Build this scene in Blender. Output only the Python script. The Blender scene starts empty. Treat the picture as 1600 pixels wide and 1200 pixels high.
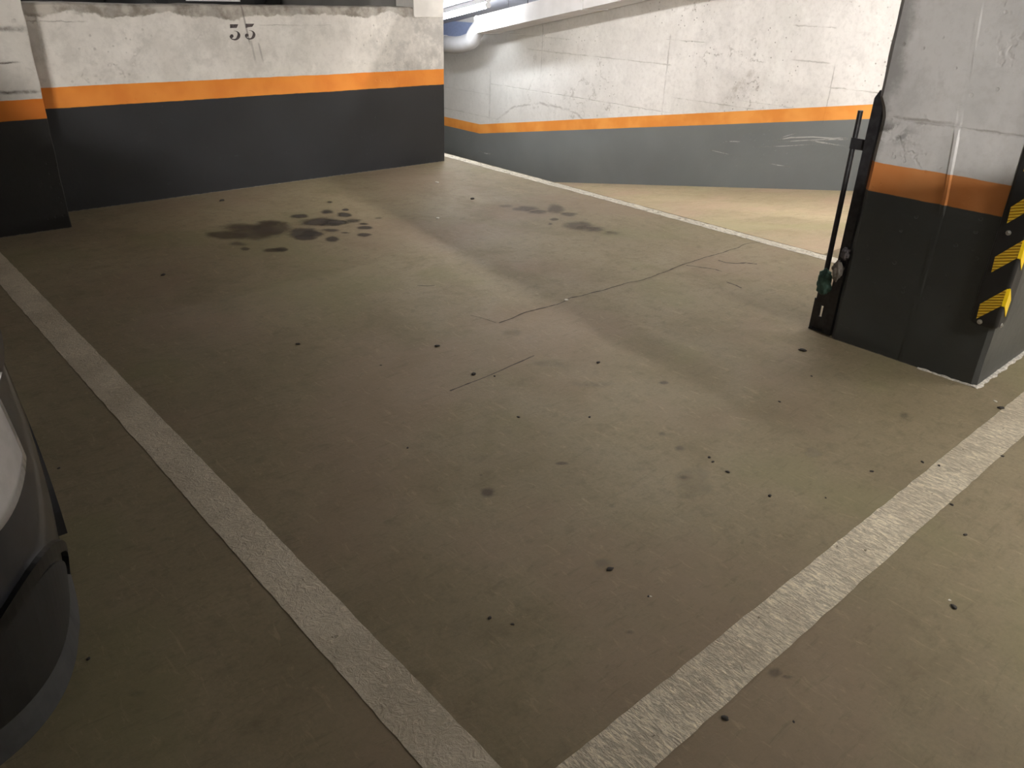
import bpy, bmesh, math, random
from mathutils import Vector, Matrix, noise
random.seed(7)
PI = math.pi
sc = bpy.context.scene
C = sc.collection

# ------------------------------------------------------------------ camera
FPX = 1232.46
RT = Vector((0.74609638, -0.66508536, 0.03164894))
UP = Vector((0.27887039, 0.35529417, 0.89218684))
FW = Vector((0.60462509, 0.65683142, -0.45055631))
CAM = Vector((0, 0, 1.55))

def P(x, y, axis=2, val=0.0):
    """point of the plane <axis> = val seen at that place of the photograph"""
    d = FW + RT * ((x - 800) / FPX) - UP * ((y - 600) / FPX)
    t = (val - CAM[axis]) / d[axis]
    return CAM + d * t

cam_d = bpy.data.cameras.new('camera')
cam = bpy.data.objects.new('camera', cam_d)
C.objects.link(cam)
cam.matrix_world = Matrix((
    (RT.x, UP.x, -FW.x, CAM.x), (RT.y, UP.y, -FW.y, CAM.y), (RT.z, UP.z, -FW.z, CAM.z), (0, 0, 0, 1)))
cam_d.sensor_width = 36
cam_d.lens = 36 * FPX / 1600
cam_d.clip_start = 0.05
sc.camera = cam

# ------------------------------------------------------------------ helpers
def obj(name, bm, mats, parent=None, smooth=False):
    me = bpy.data.meshes.new(name)
    bmesh.ops.recalc_face_normals(bm, faces=bm.faces[:])
    bm.to_mesh(me); bm.free()
    if not isinstance(mats, (list, tuple)): mats = [mats]
    for m in mats: me.materials.append(m)
    if smooth:
        for p in me.polygons: p.use_smooth = True
    o = bpy.data.objects.new(name, me)
    C.objects.link(o)
    if parent: o.parent = parent
    return o

def tag(o, label=None, cat=None, group=None, kind=None):
    if label: o['label'] = label
    if cat: o['category'] = cat
    if group: o['group'] = group
    if kind: o['kind'] = kind
    return o

def empty(name, loc, label, cat, group=None):
    o = bpy.data.objects.new(name, None); C.objects.link(o)
    o.location = loc; o.empty_display_size = 0.1
    return tag(o, label, cat, group)

def struct(name, bm, m, **k):
    return tag(obj(name, bm, m, **k), kind='structure')

def box(bm, x0, x1, y0, y1, z0, z1, mi=0):
    vs = [bm.verts.new((x, y, z)) for x in (x0, x1) for y in (y0, y1) for z in (z0, z1)]
    for f in ((0, 1, 3, 2), (4, 6, 7, 5), (0, 4, 5, 1), (2, 3, 7, 6), (0, 2, 6, 4), (1, 5, 7, 3)):
        bm.faces.new([vs[i] for i in f]).material_index = mi
    return vs

def tube(bm, p0, p1, r0, r1=None, n=16, cap=True):
    r1 = r0 if r1 is None else r1
    p0, p1 = Vector(p0), Vector(p1)
    d = (p1 - p0).normalized()
    a = d.orthogonal().normalized(); b = d.cross(a)
    A = [bm.verts.new(p0 + (a * math.cos(t) + b * math.sin(t)) * r0) for t in [2 * PI * i / n for i in range(n)]]
    B = [bm.verts.new(p1 + (a * math.cos(t) + b * math.sin(t)) * r1) for t in [2 * PI * i / n for i in range(n)]]
    for i in range(n): bm.faces.new((A[i], A[(i + 1) % n], B[(i + 1) % n], B[i]))
    if cap: bm.faces.new(A[::-1]); bm.faces.new(B)

def sweep(bm, pts, r, n=20):
    pts = [Vector(p) for p in pts]; rings = []
    ref = Vector((1, 0, 0))
    for i, p in enumerate(pts):
        d = (pts[min(i + 1, len(pts) - 1)] - pts[max(i - 1, 0)]).normalized()
        a = (ref - d * ref.dot(d)).normalized(); b = d.cross(a)
        rr = r(i / (len(pts) - 1)) if callable(r) else r
        rings.append([bm.verts.new(p + (a * math.cos(t) + b * math.sin(t)) * rr) for t in [2 * PI * k / n for k in range(n)]])
    for A, B in zip(rings, rings[1:]):
        for i in range(n): bm.faces.new((A[i], A[(i + 1) % n], B[(i + 1) % n], B[i]))
    bm.faces.new(rings[0][::-1]); bm.faces.new(rings[-1])

# ------------------------------------------------------------------ materials
class NT:
    def __init__(s, name):
        s.m = bpy.data.materials.new(name); s.m.use_nodes = True
        s.t = s.m.node_tree; s.b = s.t.nodes['Principled BSDF']
        s.pos = s.n('ShaderNodeNewGeometry').outputs['Position']
        x = s.n('ShaderNodeSeparateXYZ'); s.l(s.pos, x.inputs[0])
        s.X, s.Y, s.Z = x.outputs
    def n(s, k, **kw):
        o = s.t.nodes.new(k)
        for a, v in kw.items(): setattr(o, a, v)
        return o
    def l(s, a, b): s.t.links.new(a, b)
    def put(s, sock, v):
        if isinstance(v, (int, float)): sock.default_value = v
        elif isinstance(v, (tuple, list)): sock.default_value = (*v, 1) if len(v) == 3 and sock.type == 'RGBA' else v
        else: s.l(v, sock)
    def math(s, op, a, b=0.0, c=0.0, clamp=False):
        o = s.n('ShaderNodeMath', operation=op, use_clamp=clamp)
        s.put(o.inputs[0], a); s.put(o.inputs[1], b); s.put(o.inputs[2], c)
        return o.outputs[0]
    def noise(s, scale, detail=4, rough=0.55, stretch=(1, 1, 1), off=(0, 0, 0), dist=0.0, vec=None):
        mp = s.n('ShaderNodeMapping'); s.l(vec or s.pos, mp.inputs[0])
        mp.inputs['Scale'].default_value = stretch; mp.inputs['Location'].default_value = off
        o = s.n('ShaderNodeTexNoise'); s.l(mp.outputs[0], o.inputs['Vector'])
        o.inputs['Scale'].default_value = scale; o.inputs['Detail'].default_value = detail
        o.inputs['Roughness'].default_value = rough; o.inputs['Distortion'].default_value = dist
        return o.outputs['Fac']
    def ss(s, v, a, b, lo=0.0, hi=1.0):
        o = s.n('ShaderNodeMapRange', interpolation_type='SMOOTHSTEP')
        s.put(o.inputs[0], v)
        for i, q in enumerate((a, b, lo, hi)): s.put(o.inputs[i + 1], q)
        return o.outputs[0]
    def mix(s, f, a, b, kind='MIX'):
        o = s.n('ShaderNodeMix', data_type='RGBA', blend_type=kind)
        s.put(o.inputs[0], f); s.put(o.inputs[6], a); s.put(o.inputs[7], b)
        return o.outputs[2]
    def bump(s, h, strength=0.3, dist=0.01, prev=None):
        o = s.n('ShaderNodeBump'); s.put(o.inputs['Height'], h)
        o.inputs['Strength'].default_value = strength; o.inputs['Distance'].default_value = dist
        if prev: s.l(prev, o.inputs['Normal'])
        return o.outputs[0]
    def done(s, color, rough=0.6, normal=None, spec=0.5, metal=0.0):
        s.put(s.b.inputs['Base Color'], color); s.put(s.b.inputs['Roughness'], rough)
        s.b.inputs['Specular IOR Level'].default_value = spec; s.b.inputs['Metallic'].default_value = metal
        if normal: s.l(normal, s.b.inputs['Normal'])
        return s.m

def plain(name, col, rough=0.5, metal=0.0, spec=0.5, var=0.12, nscale=30, bump=0.0, coat=0.0):
    s = NT(name)
    n = s.noise(nscale)
    c = s.mix(s.ss(n, 0.3, 0.7), tuple(v * (1 - var) for v in col), tuple(min(1, v * (1 + var)) for v in col))
    s.b.inputs['Coat Weight'].default_value = coat
    s.b.inputs['Coat Roughness'].default_value = 0.06
    return s.done(c, rough, s.bump(n, bump, 0.004) if bump else None, spec, metal)

ORANGE = (0.80, 0.285, 0.042)
ORANGE2 = (0.70, 0.21, 0.022)
WHITE = (0.62, 0.60, 0.57)
BLACK = (0.022, 0.024, 0.027)

def painted_wall(name, h_expr=None, white=WHITE, white2=(0.47, 0.455, 0.43), black=BLACK, band=(0.705, 0.84), seams=(), top=None, pock=0.5, along='x', rough_black=0.42, extra=None, orange=ORANGE, wobble=0.5, ragged=0.55, seam_amt=0.5):
    """white over an orange stripe over a black dado; seams: (z0|None, a0, z, a1...) board marks"""
    s = NT(name)
    h = h_expr(s) if h_expr else s.Z
    A = s.X if along == 'x' else s.Y
    wob = s.math('MULTIPLY_ADD', s.noise(2.2, 2), 0.020 * wobble, -0.010 * wobble)
    wob2 = s.math('MULTIPLY_ADD', s.noise(14, 3), 0.012 * wobble, -0.006 * wobble)
    hw = s.math('ADD', s.math('ADD', h, wob), wob2)
    big = s.noise(1.6, 5, 0.6, dist=0.4)
    fine = s.noise(22, 5, 0.65)
    streak = s.noise(2.5, 4, 0.6, stretch=(1, 1, 0.35), off=(3, 1, 4))
    w = s.mix(s.ss(big, 0.38, 0.66), white2, white)
    w = s.mix(s.ss(fine, 0.45, 0.75, 0, 0.25), w, (0.36, 0.34, 0.32))
    w = s.mix(s.ss(streak, 0.55, 0.75, 0, 0.28), w, (0.74, 0.72, 0.69))
    mot = s.noise(5.0, 8, 0.72, off=(3, 7, 7), dist=0.25)
    w = s.mix(s.ss(mot, 0.50, 0.68, 0, 0.38), w, tuple(v * 0.74 for v in white2))
    w = s.mix(s.ss(mot, 0.46, 0.34, 0, 0.30), w, tuple(min(0.9, v * 1.12) for v in white))
    # pock marks and chips
    v = s.n('ShaderNodeTexVoronoi'); s.l(s.pos, v.inputs['Vector']); v.inputs['Scale'].default_value = 17
    v.inputs['Randomness'].default_value = 1
    clus = s.ss(s.noise(1.3, 2, 0.5, off=(7, 3, 2)), 0.5, 0.64)
    pk = s.math('MULTIPLY', s.ss(v.outputs['Distance'], 0.10, 0.17, 1, 0), clus)
    w = s.mix(s.math('MULTIPLY', pk, pock), w, (0.20, 0.18, 0.165))
    # ragged breaks in the render
    ridge = s.math('ABSOLUTE', s.math('SUBTRACT', s.noise(1.1, 6, 0.62, off=(11, 5, 1)), 0.5))
    rg = s.math('MULTIPLY', s.math('MULTIPLY', s.ss(ridge, 0.0, 0.014, 1, 0), s.ss(s.noise(0.9, 1, 0.5, off=(2, 9, 5)), 0.50, 0.6)), s.ss(s.noise(8, 3, 0.6, off=(9, 2, 5)), 0.44, 0.6))
    rg = s.math('MULTIPLY', rg, s.ss(hw, band[1], band[1] + 0.02))
    w = s.mix(s.math('MULTIPLY', rg, ragged), w, (0.30, 0.275, 0.25))
    height = s.math('ADD', s.math('MULTIPLY', fine, 0.25), s.math('MULTIPLY', big, 1.0))
    height = s.math('SUBTRACT', height, s.math('ADD', s.math('MULTIPLY', pk, 0.4), s.math('MULTIPLY', rg, 0.3)))
    sm = None
    for (kind, pos, a0, a1, wd) in seams:
        if kind == 'h':
            d = s.math('SUBTRACT', s.Z, pos); q = A
        else:
            d = s.math('SUBTRACT', A, pos); q = s.Z
        d = s.math('ABSOLUTE', s.math('ADD', d, s.math('MULTIPLY_ADD', s.noise(7, 5, 0.75, off=(pos, 0, 0)), 0.036, -0.018)))
        m = s.ss(d, 0.0, wd, 1, 0)
        m = s.math('MULTIPLY', m, s.ss(q, a0 - 0.03, a0 + 0.03))
        m = s.math('MULTIPLY', m, s.ss(q, a1 - 0.03, a1 + 0.03, 1, 0))
        sm = m if sm is None else s.math('MAXIMUM', sm, m)
    if sm is not None:
        sm = s.math('MULTIPLY', sm, s.ss(s.noise(4, 5, 0.7, off=(1, 2, 3)), 0.36, 0.60, 0.12, 1))
        w = s.mix(s.math('MULTIPLY', sm, seam_amt), w, (0.26, 0.24, 0.22) if seam_amt < 0.6 else (0.13, 0.115, 0.10))
        height = s.math('SUBTRACT', height, s.math('MULTIPLY', sm, 0.8))
    if top is not None:
        tz = s.math('ADD', s.Z, s.math('MULTIPLY_ADD', s.noise(2.6, 5, 0.62, off=(4, 4, 4)), 0.20, -0.10))
        tm = s.ss(tz, top - 0.006, top + 0.010)
        raw = s.mix(s.ss(s.noise(9, 5, 0.6, off=(5, 1, 5)), 0.35, 0.65), (0.22, 0.195, 0.165), (0.46, 0.425, 0.38))
        w = s.mix(tm, w, raw)
    if extra: w = extra(s, w)
    o = s.mix(s.ss(s.noise(2.8, 3, off=(8, 8, 1)), 0.35, 0.65), orange, tuple(a * b for a, b in zip(orange, (0.88, 0.76, 0.6))))
    k = s.mix(s.ss(s.noise(1.2, 3, 0.5, off=(3, 3, 8)), 0.3, 0.7), black, tuple(v * (1.18 if black[0] > 0.1 else 1.5) for v in black))
    scuff = s.math('MULTIPLY', s.ss(s.noise(6, 6, 0.7, stretch=(1, 1, 4) , off=(6, 1, 1)), 0.66, 0.74), 0.30)
    k = s.mix(scuff, k, tuple(min(1, v * 3 + 0.03) for v in black))
    col = s.mix(s.ss(hw, band[1] - 0.002, band[1] + 0.002), o, w)
    col = s.mix(s.ss(hw, band[0] - 0.002, band[0] + 0.002), k, col)
    # chipped paint and dust along the foot
    ft = s.math('ADD', h, s.math('MULTIPLY_ADD', s.noise(30, 5, 0.7), 0.016, -0.008))
    col = s.mix(s.ss(ft, 0.000, 0.006, 0.6, 0), col, (0.30, 0.27, 0.22))
    ro = s.ss(hw, band[0] - 0.002, band[1], rough_black, 0.8)
    nrm = s.bump(height, 0.5, 0.012)
    return s.done(col, ro, nrm, 0.4)

# --- floor
def floor_mat(name, c_dark, c_mid, c_light, gloss=0.5):
    s = NT(name)
    a = s.noise(0.55, 5, 0.55, dist=0.6)
    b = s.noise(2.6, 6, 0.62, off=(4, 1, 0), dist=0.8)
    f = s.noise(75, 4, 0.7)
    m = s.noise(14, 6, 0.7, off=(2, 6, 0))
    sweepn = s.noise(1.5, 5, 0.6, stretch=(2.2, 0.45, 1), off=(9, 0, 0), dist=0.5)
    c = s.mix(s.ss(a, 0.35, 0.65), c_mid, c_light)
    c = s.mix(s.ss(b, 0.46, 0.72, 0, 0.28), c, c_dark)
    c = s.mix(s.ss(sweepn, 0.52, 0.72, 0, 0.32), c, tuple(v * 1.22 for v in c_light))
    c = s.mix(s.ss(m, 0.47, 0.72, 0, 0.55), c, c_dark)
    c = s.mix(s.ss(f, 0.35, 0.75, 0, 0.22), c, tuple(v * 0.6 for v in c_dark))
    warm = s.noise(1.1, 3, 0.5, off=(1, 7, 2))
    c = s.mix(s.ss(warm, 0.5, 0.66, 0, 0.6), c, (c_mid[0] * 1.10, c_mid[1] * 1.0, c_mid[2] * 1.12))
    c = s.mix(s.ss(warm, 0.46, 0.34, 0, 0.5), c, (c_mid[0] * 0.92, c_mid[1] * 1.03, c_mid[2] * 0.88))
    # short rubbed scratches and scuffs
    s1 = s.noise(9, 6, 0.75, stretch=(1, 4.5, 1), off=(6, 2, 0), dist=0.6)
    c = s.mix(s.ss(s1, 0.54, 0.68, 0, 0.50), c, c_dark)
    s2 = s.noise(11, 6, 0.75, stretch=(3.5, 1, 1), off=(1, 8, 0), dist=0.8)
    c = s.mix(s.ss(s2, 0.55, 0.70, 0, 0.42), c, tuple(v * 1.35 for v in c_light))
    # dark specks of dirt
    v = s.n('ShaderNodeTexVoronoi'); s.l(s.pos, v.inputs['Vector']); v.inputs['Scale'].default_value = 5.5
    sp = s.math('MULTIPLY', s.ss(v.outputs['Distance'], 0.015, 0.05, 1, 0), s.ss(s.noise(1.7, 2, off=(3, 3, 3)), 0.5, 0.55))
    c = s.mix(s.math('MULTIPLY', sp, 0.45), c, tuple(v_ * 0.35 for v_ in c_dark))
    h = s.math('ADD', s.math('MULTIPLY', b, 0.9), s.math('ADD', s.math('MULTIPLY', m, 0.5), s.math('MULTIPLY', f, 0.10)))
    h = s.math('ADD', h, s.math('MULTIPLY', s1, 0.7))
    nrm = s.bump(h, 0.40, 0.008)
    r = s.ss(b, 0.3, 0.7, gloss, gloss + 0.12)
    return s.done(c, r, nrm, 0.22)

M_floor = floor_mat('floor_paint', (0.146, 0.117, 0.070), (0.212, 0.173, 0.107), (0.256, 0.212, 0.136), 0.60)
M_ramp = floor_mat('ramp_paint_lit', (0.32, 0.262, 0.162), (0.44, 0.36, 0.232), (0.49, 0.405, 0.262), 0.6)  # same coat as the floor, its brighter lighting put into a lighter colour

def line_mat(name, col, dark, wear=0.10, ridges=True):
    s = NT(name)
    f = s.noise(45, 5, 0.75, dist=1.5)
    r = s.noise(26, 4, 0.6, stretch=(1, 1, 1), dist=2.5, off=(5, 5, 0))
    b = s.noise(3, 4, 0.6)
    c = s.mix(s.ss(b, 0.35, 0.65), dark, col)
    c = s.mix(s.ss(f, 0.48, 0.7, 0, 0.55), c, tuple(v * 0.62 for v in dark))
    c = s.mix(s.ss(r, 0.55, 0.7, 0, 0.5), c, tuple(min(1, v * 1.25) for v in col))
    h = s.math('ADD', r, s.math('MULTIPLY', f, 0.6))
    if ridges:
        g1 = s.noise(30, 4, 0.65, stretch=(3.2, 0.8, 1), off=(1, 3, 0), dist=1.2)
        c = s.mix(s.ss(g1, 0.42, 0.56, 0.75, 0), c, tuple(v * 0.62 for v in dark))
        c = s.mix(s.ss(g1, 0.58, 0.68, 0, 0.8), c, tuple(min(0.92, v * 1.22) for v in col))
        h = s.math('ADD', h, s.math('MULTIPLY', g1, 1.2))
    nrm = s.bump(h, 0.7, 0.010)
    s.done(c, 0.5, nrm, 0.4)
    hole = s.ss(s.noise(19, 6, 0.72, off=(2, 2, 2)), 0.36 - 0.05 + wear * 0.4, 0.36 + wear * 0.4)
    tr = s.n('ShaderNodeBsdfTransparent'); mx = s.n('ShaderNodeMixShader')
    s.l(hole, mx.inputs[0]); s.l(tr.outputs[0], mx.inputs[1]); s.l(s.b.outputs[0], mx.inputs[2])
    s.l(mx.outputs[0], s.t.nodes['Material Output'].inputs[0])
    return s.m

M_line = line_mat('line_paint', (0.60, 0.53, 0.41), (0.43, 0.375, 0.28), 0.0, False)
M_line_r = line_mat('line_paint_right', (0.76, 0.68, 0.52), (0.54, 0.47, 0.35), 0.0, True)
M_edge = line_mat('edge_line_paint', (0.78, 0.73, 0.62), (0.62, 0.57, 0.47), 0.14)

def stain_mat(name, col, amount, lo=0.25, hi=0.6, ns=9, rough=0.55):
    s = NT(name)
    at = s.n('ShaderNodeAttribute', attribute_name='a')
    v = s.math('ADD', at.outputs['Fac'], s.math('MULTIPLY_ADD', s.noise(ns, 5, 0.65), 0.8, -0.4))
    f = s.math('MULTIPLY', s.ss(v, lo, hi), amount)
    s.done(col, rough, None, 0.25)
    tr = s.n('ShaderNodeBsdfTransparent'); mx = s.n('ShaderNodeMixShader')
    s.l(f, mx.inputs[0]); s.l(tr.outputs[0], mx.inputs[1]); s.l(s.b.outputs[0], mx.inputs[2])
    s.l(mx.outputs[0], s.t.nodes['Material Output'].inputs[0])
    return s.m

M_oil = stain_mat('oil_stain', (0.080, 0.064, 0.045), 0.60, 0.1, 0.8, 12)
M_oil_b = stain_mat('oil_stain_dark', (0.060, 0.053, 0.046), 0.72, 0.10, 0.75, 16)
M_scuff = stain_mat('tyre_scuff', (0.095, 0.073, 0.060), 0.50, 0.2, 0.85, 14)
M_pale = stain_mat('pale_patch', (0.36, 0.31, 0.21), 0.35, 0.15, 0.7, 12, 0.85)
M_crack = plain('crack', (0.055, 0.043, 0.032), 0.9)
M_chalk = stain_mat('scratch_paint', (0.62, 0.62, 0.60), 0.7, 0.1, 0.6, 18)
M_stencil = stain_mat('stencil_paint', (0.035, 0.028, 0.028), 0.95, 0.12, 0.3, 60)
M_num = plain('number_paint', (0.060, 0.048, 0.048), 0.7, var=0.5, nscale=60)

# ------------------------------------------------------------------ the place: shell
XE = 5.03            # edge of the bay slab, the ramp beyond it
XW = 8.0             # right wall
YB = 6.27            # face of the half wall at the head of the bay
YT = 2.41            # top of the ramp
YK = 9.62            # foot of the ramp

def ramp_z(y): return max(-1.19, min(0.0, 0.165 * (YT - y)))
def ceil_z(y): return min(2.5, 1.30 + 0.19 * (8.9 - y)) if y < 10.6 else 1.30 + 0.19 * (8.9 - 10.6)

bm = bmesh.new()
box(bm, -6, XE, -7, 10.8, -0.25, 0)
box(bm, XE, XW, -7, YT, -0.25, 0)
floor = struct('floor', bm, M_floor)

bm = bmesh.new()
ys = [YT + (YK - YT) * i / 40 for i in range(41)] + [10.8, 13.5]
rows = [(bm.verts.new((XE, y, ramp_z(y))), bm.verts.new((XW, y, ramp_z(y)))) for y in ys]
low = [(bm.verts.new((XE, y, ramp_z(y) - 0.2)), bm.verts.new((XW, y, ramp_z(y) - 0.2))) for y in ys]
for i in range(len(ys) - 1):
    bm.faces.new((rows[i][0], rows[i][1], rows[i + 1][1], rows[i + 1][0]))
    bm.faces.new((low[i][0], low[i + 1][0], low[i + 1][1], low[i][1]))
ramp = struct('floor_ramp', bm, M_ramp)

# ---- half wall at the head of the bay, number 35 on it
def back_extra(s, w):
    # shade painted in as grey mottling towards its right-hand end, dark drip lines below the ledge beside the number
    w = s.mix(s.ss(s.noise(3.2, 7, 0.72, off=(0, 0, 5), dist=0.15), 0.48, 0.64, 0, 0.5), w, (0.46, 0.44, 0.41))
    w = s.mix(s.math('MULTIPLY', s.ss(s.noise(4, 8, 0.75, off=(4, 0, 2), dist=0.1), 0.44, 0.6), s.ss(s.X, 3.7, 4.2, 0, 0.55)), w, (0.36, 0.35, 0.335))
    for (x0, sl, z0, z1, wd, am) in ((2.885, -0.13, 1.06, 1.36, 0.010, 0.55), (2.90, -0.13, 0.93, 1.12, 0.012, 0.30), (2.955, -0.16, 0.93, 1.10, 0.010, 0.35)):
        d = s.math('ABSOLUTE', s.math('SUBTRACT', s.X, s.math('MULTIPLY_ADD', s.math('SUBTRACT', s.Z, 1.2), sl, x0)))
        m = s.math('MULTIPLY', s.ss(d, wd * 0.3, wd, 1, 0), s.math('MULTIPLY', s.ss(s.Z, z0, z0 + 0.06), s.ss(s.Z, z1 - 0.02, z1, 1, 0)))
        w = s.mix(s.math('MULTIPLY', m, am), w, (0.10, 0.085, 0.075))
    return w

M_back = painted_wall('back_wall_paint', black=(0.015, 0.016, 0.018), white=(0.74, 0.71, 0.67), white2=(0.63, 0.60, 0.56), top=1.278, pock=0.3, extra=back_extra,
    seams=[('h', 1.245, 1.3, 1.75, 0.006), ('h', 1.215, 3.0, 3.6, 0.004), ('v', 1.46, 1.0, 1.3, 0.014)])
bm = bmesh.new()
nx = 240
tops = []
for i in range(nx + 1):
    x = -6 + 10.77 * i / nx
    z = 1.353 + 0.010 * noise.noise((x * 2.1, 0, 0)) + 0.006 * noise.noise((x * 9, 3, 0))
    zz = [-0.02, 0.4, 0.8, 1.2, z - 0.012, z]
    fy = [0, 0, 0, 0, 0, 0.012]
    tops.append([bm.verts.new((x, YB + f + 0.004 * noise.noise((x * 1.5, q * 1.5, 2)), q)) for q, f in zip(zz, fy)]
                + [bm.verts.new((x, YB + 0.25, z)), bm.verts.new((x, YB + 0.25, -0.02))])
for A, B in zip(tops, tops[1:]):
    for k in range(7): bm.faces.new((A[k], B[k], B[k + 1], A[k + 1]))
bm.faces.new(tops[0]); bm.faces.new(tops[-1][::-1])
wall_back = struct('wall_back', bm, M_back)
for p in wall_back.data.polygons: p.use_smooth = False

# number painted on the wall: two stencilled figures, thin paint
def num_plane(px, py):
    v = P(px, py, 1, YB - 0.006); return (v.x, v.z)
def zoomed(zx, zy): return num_plane(340 + zx / 20.0, 24 + zy / 20.0)

def ribbon_shape(bm, outline, depth=0.004, y=YB - 0.006):
    f = [bm.verts.new((x, y, z)) for x, z in outline]
    b = [bm.verts.new((x, y + depth, z)) for x, z in outline]
    bm.faces.new(f); n = len(f)
    for i in range(n): bm.faces.new((f[i], f[(i + 1) % n], b[(i + 1) % n], b[i]))

def bowl(cx, cy, rx, ry, a0, a1, w0, w1, n=26):
    """crescent stroke: swelling from w0 to w1"""
    out, inn = [], []
    for i in range(n + 1):
        t = i / n; a = a0 + (a1 - a0) * t
        w = w0 + (w1 - w0) * math.sin(PI * min(1, t * 1.0)) ** 1.4
        out.append((cx + rx * math.cos(a), cy + ry * math.sin(a)))
        inn.append((cx + (rx - w) * math.cos(a), cy + (ry - w * 0.55) * math.sin(a)))
    return out, inn

def figure(name, flag, bowl_c, dot, label):
    bm = bmesh.new()
    ribbon_shape(bm, [zoomed(*q) for q in flag])
    o, i = bowl(*bowl_c)
    for k in range(len(o) - 1):
        ribbon_shape(bm, [zoomed(*o[k]), zoomed(*o[k + 1]), zoomed(*i[k + 1]), zoomed(*i[k])])
    ribbon_shape(bm, [zoomed(dot[0] + dot[2] * math.cos(t), dot[1] + dot[3] * math.sin(t)) for t in [2 * PI * k / 18 for k in range(18)]])
    f = obj(name, bm, M_num, wall_back)
    f['label'] = label

figure('painted_figure', [(392, 280), (645, 280), (600, 392), (398, 398)], (545, 632, 165, 148, -PI / 2 - 0.15, PI * 0.97, 14, 95), (448, 650, 50, 58),
       'black stencilled figure 3 with a flat bar top')
figure('painted_figure', [(880, 264), (1145, 262), (1085, 355), (958, 372), (888, 396)], (1022, 612, 160, 142, -PI / 2 - 0.25, PI * 0.97, 14, 85), (920, 620, 52, 52),
       'black stencilled figure 5')

# ---- pilaster on the left and post over the right end of the half wall
M_pil = painted_wall('pilaster_paint', seam_amt=1.0, black=(0.014, 0.014, 0.014), white=(0.68, 0.645, 0.60), white2=(0.57, 0.54, 0.50), pock=0.5, orange=ORANGE2, band=(0.705, 0.825),
    seams=[('h', 1.225, 0.0, 1.29, 0.024), ('h', 0.868, 0.0, 1.30, 0.018), ('h', 1.04, 0.2, 1.2, 0.010)])
bm = bmesh.new()
n = 30
cols = []
for i in range(n + 1):
    z = 2.498 * i / n
    j = lambda k: 0.007 * noise.noise((z * 6, k * 3.1, 1))
    wide = 0.0
    cols.append([bm.verts.new(v) for v in ((-0.1, YB - 0.004, z), (-0.1, 5.85 + j(0), z), (0.6, 5.85 + j(1), z), (1.292 + j(2), 5.85 + j(3), z), (1.298 + j(2), 5.856 + j(3), z), (1.30, YB - 0.004, z))])
for A, B in zip(cols, cols[1:]):
    for k in range(5): bm.faces.new((A[k], A[k + 1], B[k + 1], B[k]))
bm.faces.new(cols[-1]); bm.faces.new(cols[0][::-1])
pil = obj('pilaster', bm, M_pil)
tag(pil, 'thick concrete pier at far left end of the wall with orange stripe and black base', 'pillar')

M_post = plain('post_paint', (0.80, 0.775, 0.74), 0.75, var=0.1, nscale=4, bump=0.3)
bm = bmesh.new()
box(bm, 4.44, 4.765, YB - 0.008, YB + 0.26, 1.277, 2.498)
bmesh.ops.bevel(bm, geom=bm.edges[:], offset=0.01, segments=2)
post = obj('post', bm, M_post)
tag(post, 'short pale smooth post standing on the right end of the half wall beside the lamp', 'post')

# ---- right wall along the ramp
def h_ramp(s):
    r = s.math('MAXIMUM', s.math('MINIMUM', s.math('MULTIPLY_ADD', s.Y, -0.165, 0.165 * YT), 0.0), -1.19)
    return s.math('SUBTRACT', s.Z, r)
def right_extra(s, w):
    w = s.mix(s.ss(s.math('ADD', s.Y, s.math('MULTIPLY_ADD', s.noise(1.5, 4), 1.2, -0.6)), 6.0, 9.5, 0, 0.45), w, (0.60, 0.60, 0.56))
    # bulging arch-shaped break in the render low on the wall
    yy = s.math('MULTIPLY', s.math('SUBTRACT', s.Y, 8.15), 0.62)
    zz = s.math('SUBTRACT', s.Z, -0.72)
    r = s.math('SQRT', s.math('ADD', s.math('MULTIPLY', yy, yy), s.math('MULTIPLY', zz, zz)))
    d = s.math('ABSOLUTE', s.math('SUBTRACT', r, s.math('MULTIPLY_ADD', s.noise(4, 4, 0.6), 0.14, 0.76)))
    m = s.math('MULTIPLY', s.math('MULTIPLY', s.ss(d, 0.0, 0.022, 1, 0), s.ss(s.Z, -0.4, 0.0)), s.ss(s.noise(5, 5, 0.7, off=(3, 3, 6)), 0.38, 0.58, 0.2, 1))
    w = s.mix(s.math('MULTIPLY', m, 0.5), w, (0.24, 0.22, 0.20))
    # dirty rubbed area
    gy = s.math('MULTIPLY', s.math('SUBTRACT', s.Y, 5.2), 1.7); gz = s.math('SUBTRACT', s.Z, 0.62)
    sl = s.math('ADD', gy, s.math('MULTIPLY', gz, 1.3))
    rr = s.math('SQRT', s.math('ADD', s.math('MULTIPLY', sl, s.math('MULTIPLY', sl, 4.0)), s.math('MULTIPLY', gz, gz)))
    m2 = s.math('MULTIPLY', s.ss(rr, 0.12, 0.30, 1, 0), s.ss(s.noise(12, 5, 0.7), 0.42, 0.62))
    return s.mix(s.math('MULTIPLY', m2, 0.5), w, (0.33, 0.29, 0.25))

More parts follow.
